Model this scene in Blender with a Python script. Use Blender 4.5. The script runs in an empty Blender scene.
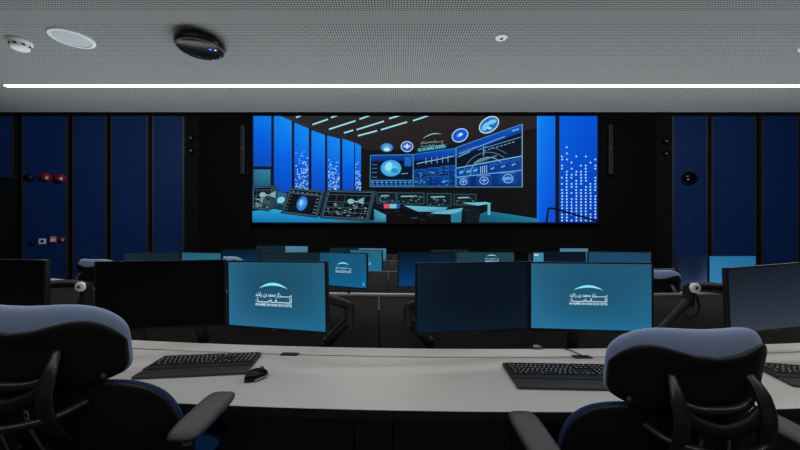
import bpy, bmesh, math, random
from mathutils import Vector, Matrix
R = math.radians
PI = math.pi
sc = bpy.context.scene
COL = sc.collection
F, HY, CH = 345.0, 235.0, 1.30          # focal length in pixels, horizon row, camera height

def px(x, d): return (x - 400.0) / F * d
def pz(y, d): return CH - (y - HY) / F * d
def s2l(c):
    def f(v):
        v /= 255.0
        return v / 12.92 if v <= 0.04045 else ((v + 0.055) / 1.055) ** 2.4
    return tuple(f(v) for v in c)

# ------------------------------------------------------------------ materials
def mat(name, col, rough=0.5, metal=0.0, spec=0.5, emit=None, estr=1.0, sheen=0.0, noise=0.0, nscale=40.0, bump=0.0):
    m = bpy.data.materials.new(name); m.use_nodes = True
    nt = m.node_tree; b = nt.nodes['Principled BSDF']
    b.inputs['Base Color'].default_value = (*col, 1)
    b.inputs['Roughness'].default_value = rough
    b.inputs['Metallic'].default_value = metal
    b.inputs['Specular IOR Level'].default_value = spec
    if sheen:
        b.inputs['Sheen Weight'].default_value = sheen
        b.inputs['Sheen Roughness'].default_value = 0.4
    if emit:
        b.inputs['Emission Color'].default_value = (*emit, 1)
        b.inputs['Emission Strength'].default_value = estr
    if noise or bump:
        tc = nt.nodes.new('ShaderNodeTexCoord'); n = nt.nodes.new('ShaderNodeTexNoise')
        n.inputs['Scale'].default_value = nscale; n.inputs['Detail'].default_value = 3
        nt.links.new(tc.outputs['Object'], n.inputs['Vector'])
        if noise:
            r = nt.nodes.new('ShaderNodeMapRange')
            r.inputs['To Min'].default_value = 1 - noise; r.inputs['To Max'].default_value = 1 + noise
            nt.links.new(n.outputs['Fac'], r.inputs['Value'])
            v = nt.nodes.new('ShaderNodeVectorMath'); v.operation = 'SCALE'
            v.inputs[0].default_value = col
            nt.links.new(r.outputs[0], v.inputs['Scale']); nt.links.new(v.outputs[0], b.inputs['Base Color'])
        if bump:
            bp = nt.nodes.new('ShaderNodeBump'); bp.inputs['Strength'].default_value = bump
            bp.inputs['Distance'].default_value = 0.002
            nt.links.new(n.outputs['Fac'], bp.inputs['Height']); nt.links.new(bp.outputs[0], b.inputs['Normal'])
    return m

def display_mat(name, rough=0.25, spec=0.3):
    m = bpy.data.materials.new(name); m.use_nodes = True
    nt = m.node_tree; b = nt.nodes['Principled BSDF']
    b.inputs['Base Color'].default_value = (0.004, 0.004, 0.005, 1)
    b.inputs['Roughness'].default_value = rough; b.inputs['Specular IOR Level'].default_value = spec
    a = nt.nodes.new('ShaderNodeVertexColor'); a.layer_name = 'picture'
    nt.links.new(a.outputs['Color'], b.inputs['Emission Color'])
    b.inputs['Emission Strength'].default_value = 1.0
    return m

def perforated(name, col, pitch, rad):
    m = bpy.data.materials.new(name); m.use_nodes = True
    nt = m.node_tree; b = nt.nodes['Principled BSDF']; L = nt.links
    b.inputs['Roughness'].default_value = 0.55; b.inputs['Specular IOR Level'].default_value = 0.3
    tc = nt.nodes.new('ShaderNodeTexCoord')
    sp = nt.nodes.new('ShaderNodeSeparateXYZ'); L.new(tc.outputs['Object'], sp.inputs[0])
    def cell(o):
        d = nt.nodes.new('ShaderNodeMath'); d.operation = 'DIVIDE'; d.inputs[1].default_value = pitch; L.new(o, d.inputs[0])
        f = nt.nodes.new('ShaderNodeMath'); f.operation = 'FRACT'; L.new(d.outputs[0], f.inputs[0])
        s = nt.nodes.new('ShaderNodeMath'); s.operation = 'SUBTRACT'; s.inputs[1].default_value = 0.5; L.new(f.outputs[0], s.inputs[0])
        return s.outputs[0]
    cb = nt.nodes.new('ShaderNodeCombineXYZ'); L.new(cell(sp.outputs[0]), cb.inputs[0]); L.new(cell(sp.outputs[1]), cb.inputs[1])
    ln = nt.nodes.new('ShaderNodeVectorMath'); ln.operation = 'LENGTH'; L.new(cb.outputs[0], ln.inputs[0])
    lt = nt.nodes.new('ShaderNodeMath'); lt.operation = 'LESS_THAN'; lt.inputs[1].default_value = rad; L.new(ln.outputs['Value'], lt.inputs[0])
    mx = nt.nodes.new('ShaderNodeMix'); mx.data_type = 'RGBA'
    mx.inputs[6].default_value = (*col, 1); mx.inputs[7].default_value = (0.02, 0.02, 0.02, 1)
    L.new(lt.outputs[0], mx.inputs[0]); L.new(mx.outputs[2], b.inputs['Base Color'])
    return m

M = dict(
    ceil_plain=mat('ceiling_paint', (.265, .265, .258), .6, spec=.3),
    ceil_perf=perforated('perforated_ceiling_panel', (.33, .33, .32), 0.018, .31),
    black=mat('black_paint', (.0018, .0018, .002), .8, spec=.05),
    hall=mat('hall_black', (.0075, .0068, .0062), .8, spec=.15, noise=.15, nscale=3),
    rear=mat('grey_rear_wall', (.32, .32, .32), .8, spec=.2),
    floor=mat('dark_carpet', (.035, .037, .042), .95, spec=.1, noise=.3, nscale=120),
    blue=mat('blue_panel', (.0020, .030, .135), .55, spec=.15, noise=.06, nscale=2),
    bluedot=mat('panel_dot', (.03, .075, .2), .5),
    bronze=mat('bronze_edge', (.035, .028, .022), .5, metal=.3),
    white=mat('white_plastic', (.88, .89, .89), .45),
    offwhite=mat('speaker_mesh', (.55, .60, .61), .6, noise=.15, nscale=600),
    blackp=mat('black_plastic', (.008, .008, .009), .42, spec=.35),
    glossblack=mat('gloss_black', (.003, .003, .005), .25, spec=.3),
    greyp=mat('grey_plastic', (.05, .05, .052), .45),
    desk=mat('white_laminate', (.60, .59, .575), .42, spec=.35, noise=.02, nscale=6),
    deskedge=mat('dark_edge', (.01, .01, .01), .6),
    panel=mat('charcoal_panel', (.064, .062, .060), .55, spec=.3, noise=.08, nscale=60),
    alu=mat('aluminium', (.32, .32, .32), .35, metal=.7),
    cab=mat('cabinet_black', (.13, .13, .13), .6, spec=.25),
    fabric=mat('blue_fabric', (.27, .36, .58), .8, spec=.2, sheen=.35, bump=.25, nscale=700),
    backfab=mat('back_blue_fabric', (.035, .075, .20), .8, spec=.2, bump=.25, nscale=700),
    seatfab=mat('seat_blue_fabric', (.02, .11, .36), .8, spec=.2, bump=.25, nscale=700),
    shell=mat('chair_shell', (.007, .007, .0075), .5, spec=.3),
    frame=mat('chair_frame', (.014, .014, .0145), .33, spec=.5),
    chrome=mat('chrome', (.6, .6, .62), .2, metal=1),
    armpad=mat('arm_pad', (.045, .045, .046), .5, spec=.4),
    red=mat('red_plastic', (.42, .018, .022), .35),
    key=mat('key_black', (.014, .014, .015), .5, spec=.4),
    kbody=mat('keyboard_body', (.022, .022, .023), .5, spec=.4),
    legend=mat('key_legend', (.42, .42, .42), .6),
    glass=mat('lens_glass', (.02, .02, .025), .05),
    led=mat('led_diffuser', (.9, .9, .9), .5, emit=(1, .985, .96), estr=4.0),
    bluelamp=mat('blue_status_light', (.02, .05, .3), .3, emit=(.03, .15, 1.0), estr=2.0),
    whitelamp=mat('white_status_light', (.5, .5, .5), .3, emit=(.8, .85, 1.0), estr=.7),
    disp=display_mat('monitor_picture', .35, .06),
    wallpic=display_mat('video_wall_picture', .6, .1),
)

# ------------------------------------------------------------------ objects
def obj(name, bm, m, parent=None, smooth=False, loc=None):
    me = bpy.data.meshes.new(name)
    bmesh.ops.recalc_face_normals(bm, faces=bm.faces)
    bm.to_mesh(me); bm.free()
    for k in (m if isinstance(m, (list, tuple)) else [m]): me.materials.append(k)
    if smooth:
        me.polygons.foreach_set('use_smooth', [True] * len(me.polygons))
        if smooth is not True: me.set_sharp_from_angle(angle=R(smooth))
    o = bpy.data.objects.new(name, me); COL.objects.link(o)
    if parent: o.parent = parent
    if loc: o.location = loc
    return o

def thing(name, label, cat, loc=(0, 0, 0), rz=0.0, group=None):
    o = bpy.data.objects.new(name, None); COL.objects.link(o)
    o.empty_display_size = .05
    o.location = loc; o.rotation_euler = (0, 0, rz)
    o['label'] = label; o['category'] = cat
    if group: o['group'] = group
    return o

def tag(o, label, cat, group=None):
    o['label'] = label; o['category'] = cat
    if group: o['group'] = group
    return o

def struct(name, bm, m, parent=None, smooth=False):
    o = obj(name, bm, m, parent, smooth); o['kind'] = 'structure'
    return o

def dup(root, loc, rz, label, group=None):
    r = root.copy(); COL.objects.link(r); r.location = loc; r.rotation_euler = (0, 0, rz)
    r['label'] = label
    if group: r['group'] = group
    for ch in list(root.children):
        c = ch.copy(); COL.objects.link(c); c.parent = r
        for g in list(ch.children):
            d = g.copy(); COL.objects.link(d); d.parent = c
    return r

NB = bmesh.new
def box(bm, x0, x1, y0, y1, z0, z1, bev=0.0, mi=0, mtx=None):
    b = NB() if (bev or mtx) else bm
    vs = [b.verts.new((x, y, z)) for z in (z0, z1) for y in (y0, y1) for x in (x0, x1)]
    fs = [(0, 2, 3, 1), (4, 5, 7, 6), (0, 1, 5, 4), (2, 6, 7, 3), (0, 4, 6, 2), (1, 3, 7, 5)]
    for f in fs: b.faces.new([vs[i] for i in f]).material_index = mi
    if b is not bm:
        if bev: bmesh.ops.bevel(b, geom=list(b.edges), offset=bev, segments=2, affect='EDGES', profile=.5)
        if mtx: bmesh.ops.transform(b, matrix=mtx, verts=b.verts)
        merge(bm, b, mi)
    return bm

def merge(bm, b, mi=None):
    b.verts.index_update()
    vs = [bm.verts.new(v.co) for v in b.verts]
    for f in b.faces:
        try: g = bm.faces.new([vs[v.index] for v in f.verts])
        except ValueError: continue
        g.material_index = f.material_index if mi is None else mi
        g.smooth = f.smooth
    b.free()

def cyl(bm, p0, p1, r0, r1=None, n=20, mi=0, cap=True):
    r1 = r0 if r1 is None else r1
    p0, p1 = Vector(p0), Vector(p1); d = (p1 - p0).normalized()
    a = d.orthogonal().normalized(); b = d.cross(a)
    A, B = [], []
    for i in range(n):
        t = 2 * PI * i / n; o = a * math.cos(t) + b * math.sin(t)
        A.append(bm.verts.new(p0 + o * r0)); B.append(bm.verts.new(p1 + o * r1))
    for i in range(n):
        bm.faces.new([A[i], A[(i + 1) % n], B[(i + 1) % n], B[i]]).material_index = mi
    if cap:
        bm.faces.new(A[::-1]).material_index = mi; bm.faces.new(B).material_index = mi
    return bm

def lathe(bm, prof, n=32, mtx=None, mi=0):
    b = NB(); rings = []
    for r, z in prof:
        if r < 1e-6: rings.append([b.verts.new((0, 0, z))])
        else: rings.append([b.verts.new((r * math.cos(2 * PI * i / n), r * math.sin(2 * PI * i / n), z)) for i in range(n)])
    for A, B in zip(rings, rings[1:]):
        for i in range(n):
            j = (i + 1) % n
            if len(A) == 1 and len(B) == 1: continue
            if len(A) == 1: b.faces.new([A[0], B[i], B[j]])
            elif len(B) == 1: b.faces.new([A[i], A[j], B[0]])
            else: b.faces.new([A[i], A[j], B[j], B[i]])
    if mtx: bmesh.ops.transform(b, matrix=mtx, verts=b.verts)
    merge(bm, b, mi)
    return bm

def catmull(P, k=8):
    P = [Vector(p) for p in P]; out = []
    for i in range(len(P) - 1):
        p0 = P[max(i - 1, 0)]; p1 = P[i]; p2 = P[i + 1]; p3 = P[min(i + 2, len(P) - 1)]
        for j in range(k):
            t = j / k
            out.append(.5 * ((2 * p1) + (p2 - p0) * t + (2 * p0 - 5 * p1 + 4 * p2 - p3) * t * t + (3 * p1 - p0 - 3 * p2 + p3) * t ** 3))
    out.append(P[-1])
    return out

def tube(bm, P, rad, n=10, k=8, flat=1.0, up=(0, 1, 0), mi=0):
    """tube along a smooth path; rad a number or a list matching P; flat squeezes it along `up`"""
    C = catmull(P, k); m = len(C)
    rl = rad if isinstance(rad, (list, tuple)) else [rad] * len(P)
    up = Vector(up); rings = []
    for i, c in enumerate(C):
        t = (C[min(i + 1, m - 1)] - C[max(i - 1, 0)]).normalized()
        s = t.cross(up)
        if s.length < 1e-4: s = t.orthogonal()
        s.normalize(); u = s.cross(t).normalized()
        f = i / k; a = min(int(f), len(rl) - 2); r = rl[a] + (rl[a + 1] - rl[a]) * (f - a)
        rings.append([bm.verts.new(c + s * r * math.cos(2 * PI * q / n) + u * r * flat * math.sin(2 * PI * q / n)) for q in range(n)])
    for A, B in zip(rings, rings[1:]):
        for q in range(n): bm.faces.new([A[q], A[(q + 1) % n], B[(q + 1) % n], B[q]]).material_index = mi
    bm.faces.new(rings[0][::-1]).material_index = mi; bm.faces.new(rings[-1]).material_index = mi
    return bm

def pillow(bm, w, h, tf, tb, n0=4.0, yf=None, zf=None, p=4.0, seg=56, rings=9, mtx=None, flip=1):
    """soft slab in the XZ plane with a superellipse outline; tf thick towards +Y, tb thick towards -Y"""
    b = NB(); yf = yf or (lambda x, z: 0.0); zf = zf or (lambda x, z: z)
    def pt(r, a):
        c, s = math.cos(a), math.sin(a); n = (n0[0] if s >= 0 else n0[1]) if isinstance(n0, tuple) else n0
        x = w * r * math.copysign(abs(c) ** (2 / n), c); z = h * r * math.copysign(abs(s) ** (2 / n), s)
        return x, z
    rs = [math.sin(PI / 2 * (i / rings)) for i in range(1, rings + 1)]
    def sheet(t):
        x, z = pt(0, 0); cen = b.verts.new((0, yf(0, 0) + t, zf(0, 0))); R_ = []
        for r in rs[:-1]:
            k = t * (1 - r ** p) ** .5
            ring = []
            for i in range(seg):
                x, z = pt(r, 2 * PI * i / seg)
                ring.append(b.verts.new((x, yf(x, z) + k, zf(x, z))))
            R_.append(ring)
        return cen, R_
    rim = []
    for i in range(seg):
        x, z = pt(1, 2 * PI * i / seg); rim.append(b.verts.new((x, yf(x, z), zf(x, z))))
    for t in (tf, -tb):
        cen, R_ = sheet(t); R_.append(rim)
        for i in range(seg):
            b.faces.new([cen, R_[0][i], R_[0][(i + 1) % seg]])
        for A, B in zip(R_, R_[1:]):
            for i in range(seg): b.faces.new([A[i], A[(i + 1) % seg], B[(i + 1) % seg], B[i]])
    bmesh.ops.recalc_face_normals(b, faces=b.faces)
    if mtx: bmesh.ops.transform(b, matrix=mtx, verts=b.verts)
    merge(bm, b)
    return bm

# arcs of the control rows: all concentric
CX, CY = 0.5, 14.6
def arc_pt(r, a, z=0.0): return (CX + r * math.sin(a), CY - r * math.cos(a), z)
def ang(X, r): return math.asin((X - CX) / r)
def arc_box(bm, r0, r1, a0, a1, z0, z1, n=24, mi=0):
    V = []
    for i in range(n + 1):
        a = a0 + (a1 - a0) * i / n
        V.append([bm.verts.new(arc_pt(r, a, z)) for (r, z) in ((r0, z0), (r1, z0), (r1, z1), (r0, z1))])
    for A, B in zip(V, V[1:]):
        for q in range(4): bm.faces.new([A[q], A[(q + 1) % 4], B[(q + 1) % 4], B[q]]).material_index = mi
    bm.faces.new(V[0][::-1]).material_index = mi; bm.faces.new(V[-1]).material_index = mi
    return bm

# ------------------------------------------------------------------ lettering as flat polygons
def text_polys(s, offset=0.0):
    c = bpy.data.curves.new('lettering', 'FONT'); c.body = s; c.resolution_u = 2; c.offset = offset
    o = bpy.data.objects.new('lettering', c); COL.objects.link(o)
    dg = bpy.context.evaluated_depsgraph_get(); me = bpy.data.meshes.new_from_object(o.evaluated_get(dg))
    P = [[(me.vertices[i].co.x, me.vertices[i].co.y) for i in p.vertices] for p in me.polygons]
    bpy.data.objects.remove(o); bpy.data.curves.remove(c); bpy.data.meshes.remove(me)
    xs = [x for p in P for x, y in p]; ys = [y for p in P for x, y in p]
    x0, x1, y0, y1 = min(xs), max(xs), min(ys), max(ys)
    return [[((x - x0) / (x1 - x0), (y - y0) / (y1 - y0)) for x, y in p] for p in P]
K = '\u0640'
T_AR1 = text_polys('\ufeaa\ufeb7\ufe8d\ufead \ufee6\ufe91 \ufeaa\ufee4\ufea4\ufee3 \ufeb0\ufedb\ufeae' + K * 9 + '\ufee3', .022)
T_AR2 = text_polys('\ufe80\ufe8e' + K * 7 + '\ufec0' + K * 2 + '\ufed4' + K * 9 + '\ufee0\ufedf', .022)
T_EN = text_polys('MOHAMMED BIN RASHID SPACE CENTRE', .02)
T_FIRE = text_polys('FIRE', .02)

class Canvas:
    """a lit picture: flat polygons with a colour per corner, each drawn a hair in front of the last"""
    def __init__(s, fx, fz, y0=0.0, step=-0.0004): s.fx, s.fz, s.y0, s.step, s.P = fx, fz, y0, step, []
    def poly(s, pts, col, layer=0):
        c = col if isinstance(col[0], (tuple, list)) else [col] * len(pts)
        s.P.append(([(s.fx(x), s.y0 + s.step * layer, s.fz(y)) for x, y in pts], [s2l(k) for k in c]))
    def rect(s, x0, y0, x1, y1, c, layer=0): s.poly([(x0, y0), (x1, y0), (x1, y1), (x0, y1)], c, layer)
    def line(s, x0, y0, x1, y1, w, c, layer=1):
        d = math.hypot(x1 - x0, y1 - y0) or 1; nx, ny = -(y1 - y0) / d * w / 2, (x1 - x0) / d * w / 2
        s.poly([(x0 + nx, y0 + ny), (x1 + nx, y1 + ny), (x1 - nx, y1 - ny), (x0 - nx, y0 - ny)], c, layer)
    def ell(s, cx, cy, rx, ry, c, layer=1, rot=0, n=28, c2=None):
        P = []
        for i in range(n):
            t = 2 * PI * i / n; x, y = rx * math.cos(t), ry * math.sin(t)
            P.append((cx + x * math.cos(rot) - y * math.sin(rot), cy + x * math.sin(rot) + y * math.cos(rot)))
        if c2 is None: s.poly(P, c, layer)
        else:
            for i in range(n): s.poly([(cx, cy), P[i], P[(i + 1) % n]], [c2, c, c], layer)
    def ring(s, cx, cy, rx, ry, w, c, layer=2, rot=0, a0=0, a1=360, n=28):
        Q = []
        for i in range(n + 1):
            t = R(a0 + (a1 - a0) * i / n); r = []
            for k in (0, -w):
                x, y = (rx + k) * math.cos(t), (ry + k) * math.sin(t)
                r.append((cx + x * math.cos(rot) - y * math.sin(rot), cy + x * math.sin(rot) + y * math.cos(rot)))
            Q.append(r)
        for A, B in zip(Q, Q[1:]): s.poly([A[0], B[0], B[1], A[1]], c, layer)
    def text(s, T, x0, y0, x1, y1, c, layer=2, skew=0.0):
        for p in T: s.poly([(x0 + u * (x1 - x0), y1 + v * (y0 - y1) + skew * u) for u, v in p], c, layer)
    def build(s, name, m, parent):
        me = bpy.data.meshes.new(name); V, Fc, C = [], [], []
        for pts, cs in s.P:
            b = len(V); V += pts; idx = list(range(b, b + len(pts)))
            ar = sum(pts[i][0] * pts[(i + 1) % len(pts)][2] - pts[(i + 1) % len(pts)][0] * pts[i][2] for i in range(len(pts)))
            if ar < 0: idx.reverse(); cs = cs[::-1]          # face towards -Y
            Fc.append(idx); C += cs
        me.from_pydata(V, [], Fc); me.materials.append(m)
        a = me.color_attributes.new('picture', 'FLOAT_COLOR', 'CORNER')
        a.data.foreach_set('color', [v for c in C for v in (*c, 1.0)])
        o = bpy.data.objects.new(name, me); COL.objects.link(o); o.parent = parent
        return o
def mix(a, b, t): return tuple(x + (y - x) * t for x, y in zip(a, b))

# ================================================================== ROOM
CZ = 2.70
EDGE = 3.93                                     # depth of the soffit's front edge
struct('floor', box(NB(), -10.5, 11.8, -3.2, 9.2, -.1, 0), M['floor'])
struct('wall_rear', box(NB(), -10.5, 11.8, -3.2, -3.0, 0, CZ + .1), M['rear'])
struct('wall_front', box(NB(), -7.2, 8.6, 8.62, 8.8, 0, 4.9), M['hall'])
# splayed side walls
WALL = {'left': (Vector((-5.25, 8.4)), Vector((-7.73, 6.67))), 'right': (Vector((6.62, 8.4)), Vector((9.10, 6.67)))}
for side in ('left', 'right'):
    a, b = WALL[side]; d = (b - a).normalized(); n = Vector((d.y, -d.x)); n = n if n.y < 0 else -n
    q = b + d * 1.2; s = -1 if side == 'left' else 1
    bm = NB(); lo, hi = [], []
    a2 = a - d * .30
    for p in (a2, q, q - n * .2, a2 - n * .2):
        lo.append(bm.verts.new((p.x, p.y, 0))); hi.append(bm.verts.new((p.x, p.y, 4.9)))
    bm.faces.new(lo); bm.faces.new(hi)
    for i in range(4): bm.faces.new([lo[i], lo[(i + 1) % 4], hi[(i + 1) % 4], hi[i]])
    xs = q.x
    box(bm, min(xs, xs + s * .2), max(xs, xs + s * .2), -3.0, q.y, 0, 4.9)
    struct('wall_' + side, bm, M['hall'])
struct('ceiling_hall', box(NB(), -10.5, 11.8, EDGE + .02, 9.2, 4.9, 5.0), M['black'])
# perforated soffit above the rows, in three strips, with its plain band and dark lip
bm = NB()
def strip(y0, y1, mi, z0=CZ, z1=CZ + .06):
    box(bm, -9.0, 10.4, y0, y1, z0, z1, mi=mi)
strip(-3.0, 2.163, 1); strip(2.163, 2.268, 0); strip(2.268, 3.86, 1); strip(3.86, EDGE, 0)
struct('ceiling', bm, [M['ceil_plain'], M['ceil_perf']])
struct('trim_1', box(NB(), -9.0, 10.4, EDGE, EDGE + .03, CZ - .035, CZ + .10), M['black'])
struct('wall_bulkhead', box(NB(), -9.0, 10.4, EDGE, EDGE + .03, CZ + .10, 4.9), M['black'])

# linear light
t = thing('linear_ceiling_light', 'long thin white LED strip light glowing across the perforated ceiling', 'ceiling light', (0, 3.23, CZ))
bm = NB(); box(bm, -3.70, 6.0, -.030, -.022, -.003, 0); box(bm, -3.70, 6.0, .022, .030, -.003, 0)
obj('housing', bm, M['alu'], t)
bm = NB(); box(bm, -3.695, 5.995, -.014, .014, -.010, 0); obj('diffuser', bm, M['led'], t)

# ------------------------------------------------------------------ blue wall panels
def wall_at(side, x, out=0.0):
    """depth and point where the sight line of column x meets the splayed wall"""
    a, b = WALL[side]; k = (x - 400) / F; d = b - a
    s = (k * a.y - a.x) / (d.x - k * d.y)
    p = a + d * s; dn = d.normalized(); n = Vector((dn.y, -dn.x)); n = n if n.y < 0 else -n
    return p + n * out, n
def panel(side, x0, x1, label, dots=0, seed=0):
    p0, n = wall_at(side, x0); p1, _ = wall_at(side, x1)
    w = (p1 - p0).length; c = (p0 + p1) / 2
    rz = math.atan2(p1.y - p0.y, p1.x - p0.x)
    t = thing('wall_panel', label, 'wall panel', (c.x, c.y, 0), rz, 'blue panels on the side walls')
    bm = NB(); box(bm, -w / 2 + .03, w / 2 - .03, -.07, 0, .05, 4.6, mi=0)
    rnd = random.Random(seed)
    if dots:
        cols = int((w - .12) / .055)
        for i in range(cols):
            for j in range(26):
                if rnd.random() < dots * (1 - j / 26) ** 1.3:
                    x = -w / 2 + .08 + i * .055; z = .80 + j * .042
                    cyl(bm, (x, -.0695, z), (x, -.0725, z), .010, n=8, mi=1)
    obj('face', bm, [M['blue'], M['bluedot']], t)
    for s in (-1, 1):
        bm = NB(); box(bm, min(s * (w / 2 - .03), s * w / 2), max(s * (w / 2 - .03), s * w / 2), -.076, 0, .05, 4.6)
        obj('edge_trim', bm, M['bronze'], t)
    return t
panel('left', -38, 15, 'blue wall panel above the tall black cabinet')
panel('left', 22.5, 68.5, 'broad blue wall panel carrying the red fire alarm devices')
panel('left', 73, 107, 'narrow blue wall panel next to the one with red alarm devices', .25, 4)
panel('left', 111, 148, 'plain blue wall panel, second from the black wall with the twin spotlight')
panel('left', 152, 184, 'blue wall panel with faint dots meeting the black video wall surround', .5, 3)
panel('right', 672, 707.5, 'blue wall panel with speckled dots and a black dome device', .95, 1)
panel('right', 711, 755.5, 'widest plain blue wall panel behind the small twin monitors')
panel('right', 760.5, 798, 'plain deep blue wall panel beyond the slate grey monitor')
panel('right', 802, 850, 'blue wall panel cut off by the edge of the view')

# devices on the blue panel
def on_wall(side, x, y):
    p, n = wall_at(side, x, .07); d = p.y
    rz = math.atan2(n.x, -n.y)          # local -Y looks out of the wall
    return (p.x, p.y, pz(y, d)), rz, d / F
FACE = Matrix.Rotation(R(90), 4, 'X')    # lathe axis Z -> -Y
def alarm_round(x, y, r, m, label, cat, name, dome=.6, strobe=False):
    loc, rz, k = on_wall('left', x, y); t = thing(name, label, cat, loc, rz, None); r *= k * .88
    obj('base', lathe(NB(), [(0, 0), (r, 0), (r, r * .35), (r * .9, r * .45), (0, r * .45)], 28, FACE), m, t, 40)
    bm = lathe(NB(), [(r * .88, r * .45), (r * .8, r * (.45 + dome * .5)), (r * .5, r * (.45 + dome * .9)), (0, r * (.45 + dome))], 28, FACE)
    obj('dome', bm, m, t, True)
    if strobe:
        obj('strobe', lathe(NB(), [(r * .32, r * (.40 + dome)), (r * .26, r * (.62 + dome)), (0, r * (.68 + dome))], 20, FACE @ Matrix.Translation((r * .22, -r * .25, 0))), M['white'], t, True)
alarm_round(31, 177.5, 4.3, M['blackp'], 'small black round sounder at the head of the red alarm row', 'sounder', 'alarm_sounder')
alarm_round(47, 177.5, 5.0, M['red'], 'red round alarm beacon with a white strobe, middle of three', 'alarm', 'alarm_beacon', .5, True)
alarm_round(61.3, 178.5, 5.3, M['red'], 'red dome alarm bell beside the gap between blue panels', 'alarm', 'alarm_bell', .7, True)
alarm_round(33.5, 243.3, 2.8, M['blackp'], 'tiny black round button next to the white switch plate', 'button', 'wall_button')
alarm_round(63, 239.5, 3.1, M['red'], 'small red round alarm button beside the red call point', 'alarm', 'alarm_button', .5, True)
loc, rz, k = on_wall('left', 43.5, 241.3)
t = thing('switch_plate', 'white square switch plate with a dark rocker on blue panel', 'switch', loc, rz)
s = 2.6 * k; obj('plate', box(NB(), -s, s, -.02, 0, -s * 1.05, s * 1.05, .004), M['white'], t)
obj('rocker', box(NB(), -s * .45, s * .4, -.028, -.0205, -s * .5, s * .5, .003), M['blackp'], t)
loc, rz, k = on_wall('left', 54.5, 239.5)
t = thing('fire_call_point', 'red square fire call point with white lettered plate', 'alarm', loc, rz)
s = 2.7 * k; obj('case', box(NB(), -s, s, -.045, 0, -s * 1.3, s * 1.3, .006), M['red'], t)
obj('plate', box(NB(), -s * .75, s * .75, -.048, -.0455, -s * .75, s * .45), M['white'], t)
bm = NB()
for p in T_FIRE: bm.faces.new([bm.verts.new((-s * .7 + u * s * 1.4, -.0458, s * .62 + v * s * .42)) for u, v in p])
bmesh.ops.remove_doubles(bm, verts=bm.verts, dist=1e-5)
obj('lettering', bm, [M['white'], M['red']], t)
# dome device on the other wall
loc, rz, k = on_wall('right', 688, 178)
t = thing('wall_dome_camera', 'black dome camera on the speckled blue wall panel', 'camera', loc, rz)
r = 6.6 * k
obj('base', lathe(NB(), [(0, 0), (r, 0), (r, r * .3), (r * .92, r * .38), (0, r * .38)], 28, FACE), M['blackp'], t, 40)
obj('dome', lathe(NB(), [(r * .85, r * .38), (r * .78, r * .75), (r * .45, r * 1.05), (0, r * 1.12)], 28, FACE), M['glossblack'], t, True)
obj('lens', lathe(NB(), [(0, 0), (r * .14, 0), (r * .10, r * .12), (0, r * .14)], 14, Matrix.Translation((-r * .12, -r * .95, -r * .35)) @ FACE), M['white'], t, True)

# tall black cabinet near the blue panels
t = thing('tall_cabinet', 'tall black cabinet standing in front of the blue wall panels', 'cabinet', (-5.745, 4.35, 0))
obj('body', box(NB(), -.30, .305, 0, .55, .04, 2.095, .006), M['black'], t)
obj('door', box(NB(), -.29, .275, -.022, -.001, .06, 2.06, .004), M['black'], t)
obj('plinth', box(NB(), -.28, .265, .02, .43, 0, .039), M['black'], t)

# fittings on the black front wall
def spot_pair(x, y, label):
    d = 8.60; t = thing('twin_spotlight', label, 'spotlight', (px(x, d), 8.62, pz(y, d)))
    obj('backplate', box(NB(), -.085, .085, -.05, -.0005, -.33, .33, .01), M['blackp'], t)
    for z in (.17, -.14):
        bm = cyl(NB(), (0, -.0505, z), (.0, -.19, z - .03), .075, .085, 20); h = obj('lamp_head', bm, M['blackp'], t, 40)
        obj('lens', lathe(NB(), [(0, 0), (.045, 0), (.03, .018), (0, .022)], 16, Matrix.Translation((.0, -.191, z - .03)) @ FACE), M['alu'], h, True)
spot_pair(194.5, 145.5, 'black twin spotlight on the black wall beside the dotted blue panel')
spot_pair(661.7, 148.4, 'black twin spotlight on the black wall beside the dome camera panel')
def col_speaker(x, label):
    d = 8.58; t = thing('column_speaker', label, 'speaker', (px(x, d), 8.62, pz(150, d)))
    obj('enclosure', box(NB(), -.055, .055, -.11, -.0005, -.62, .62, .012), M['blackp'], t)
    obj('grille', box(NB(), -.045, .045, -.118, -.111, -.60, .60, .003), M['greyp'], t)
    obj('badge_or_glint', box(NB(), -.03, .03, -.122, -.1185, .02, .055), M['alu'], t)  # pale plate standing in for a glint on the speaker front
col_speaker(243.5, 'slim black column speaker on the bright blue end of the video wall')
col_speaker(609.5, 'slim black column speaker on the white dotted end of the video wall')

# ================================================================== VIDEO WALL
DW = 8.50
vw = thing('video_wall', 'huge video wall showing a blue lit control room', 'screen', (px(425, DW), DW, 0))
vx = lambda x: (x - 425) / F * DW
vz = lambda y: pz(y, DW)
obj('casing', box(NB(), vx(250.5), vx(599.5), .004, .118, vz(224), vz(96)), M['blackp'], vw)
C = Canvas(vx, vz, 0.0, -.0006)
X0, X1, YT, YB = 252.5, 598, 98, 222.3
C.rect(X0, YT, X1, YB, [(30, 27, 26), (24, 22, 22), (14, 12, 12), (12, 11, 11)], 0)
C.poly([(X0, YT), (537, YT), (537, 128), (430, 150), (366, 150), (272, 113)], [(46, 42, 40), (44, 40, 38), (38, 34, 33), (30, 27, 27), (36, 32, 31), (58, 50, 46)], 1)
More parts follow.
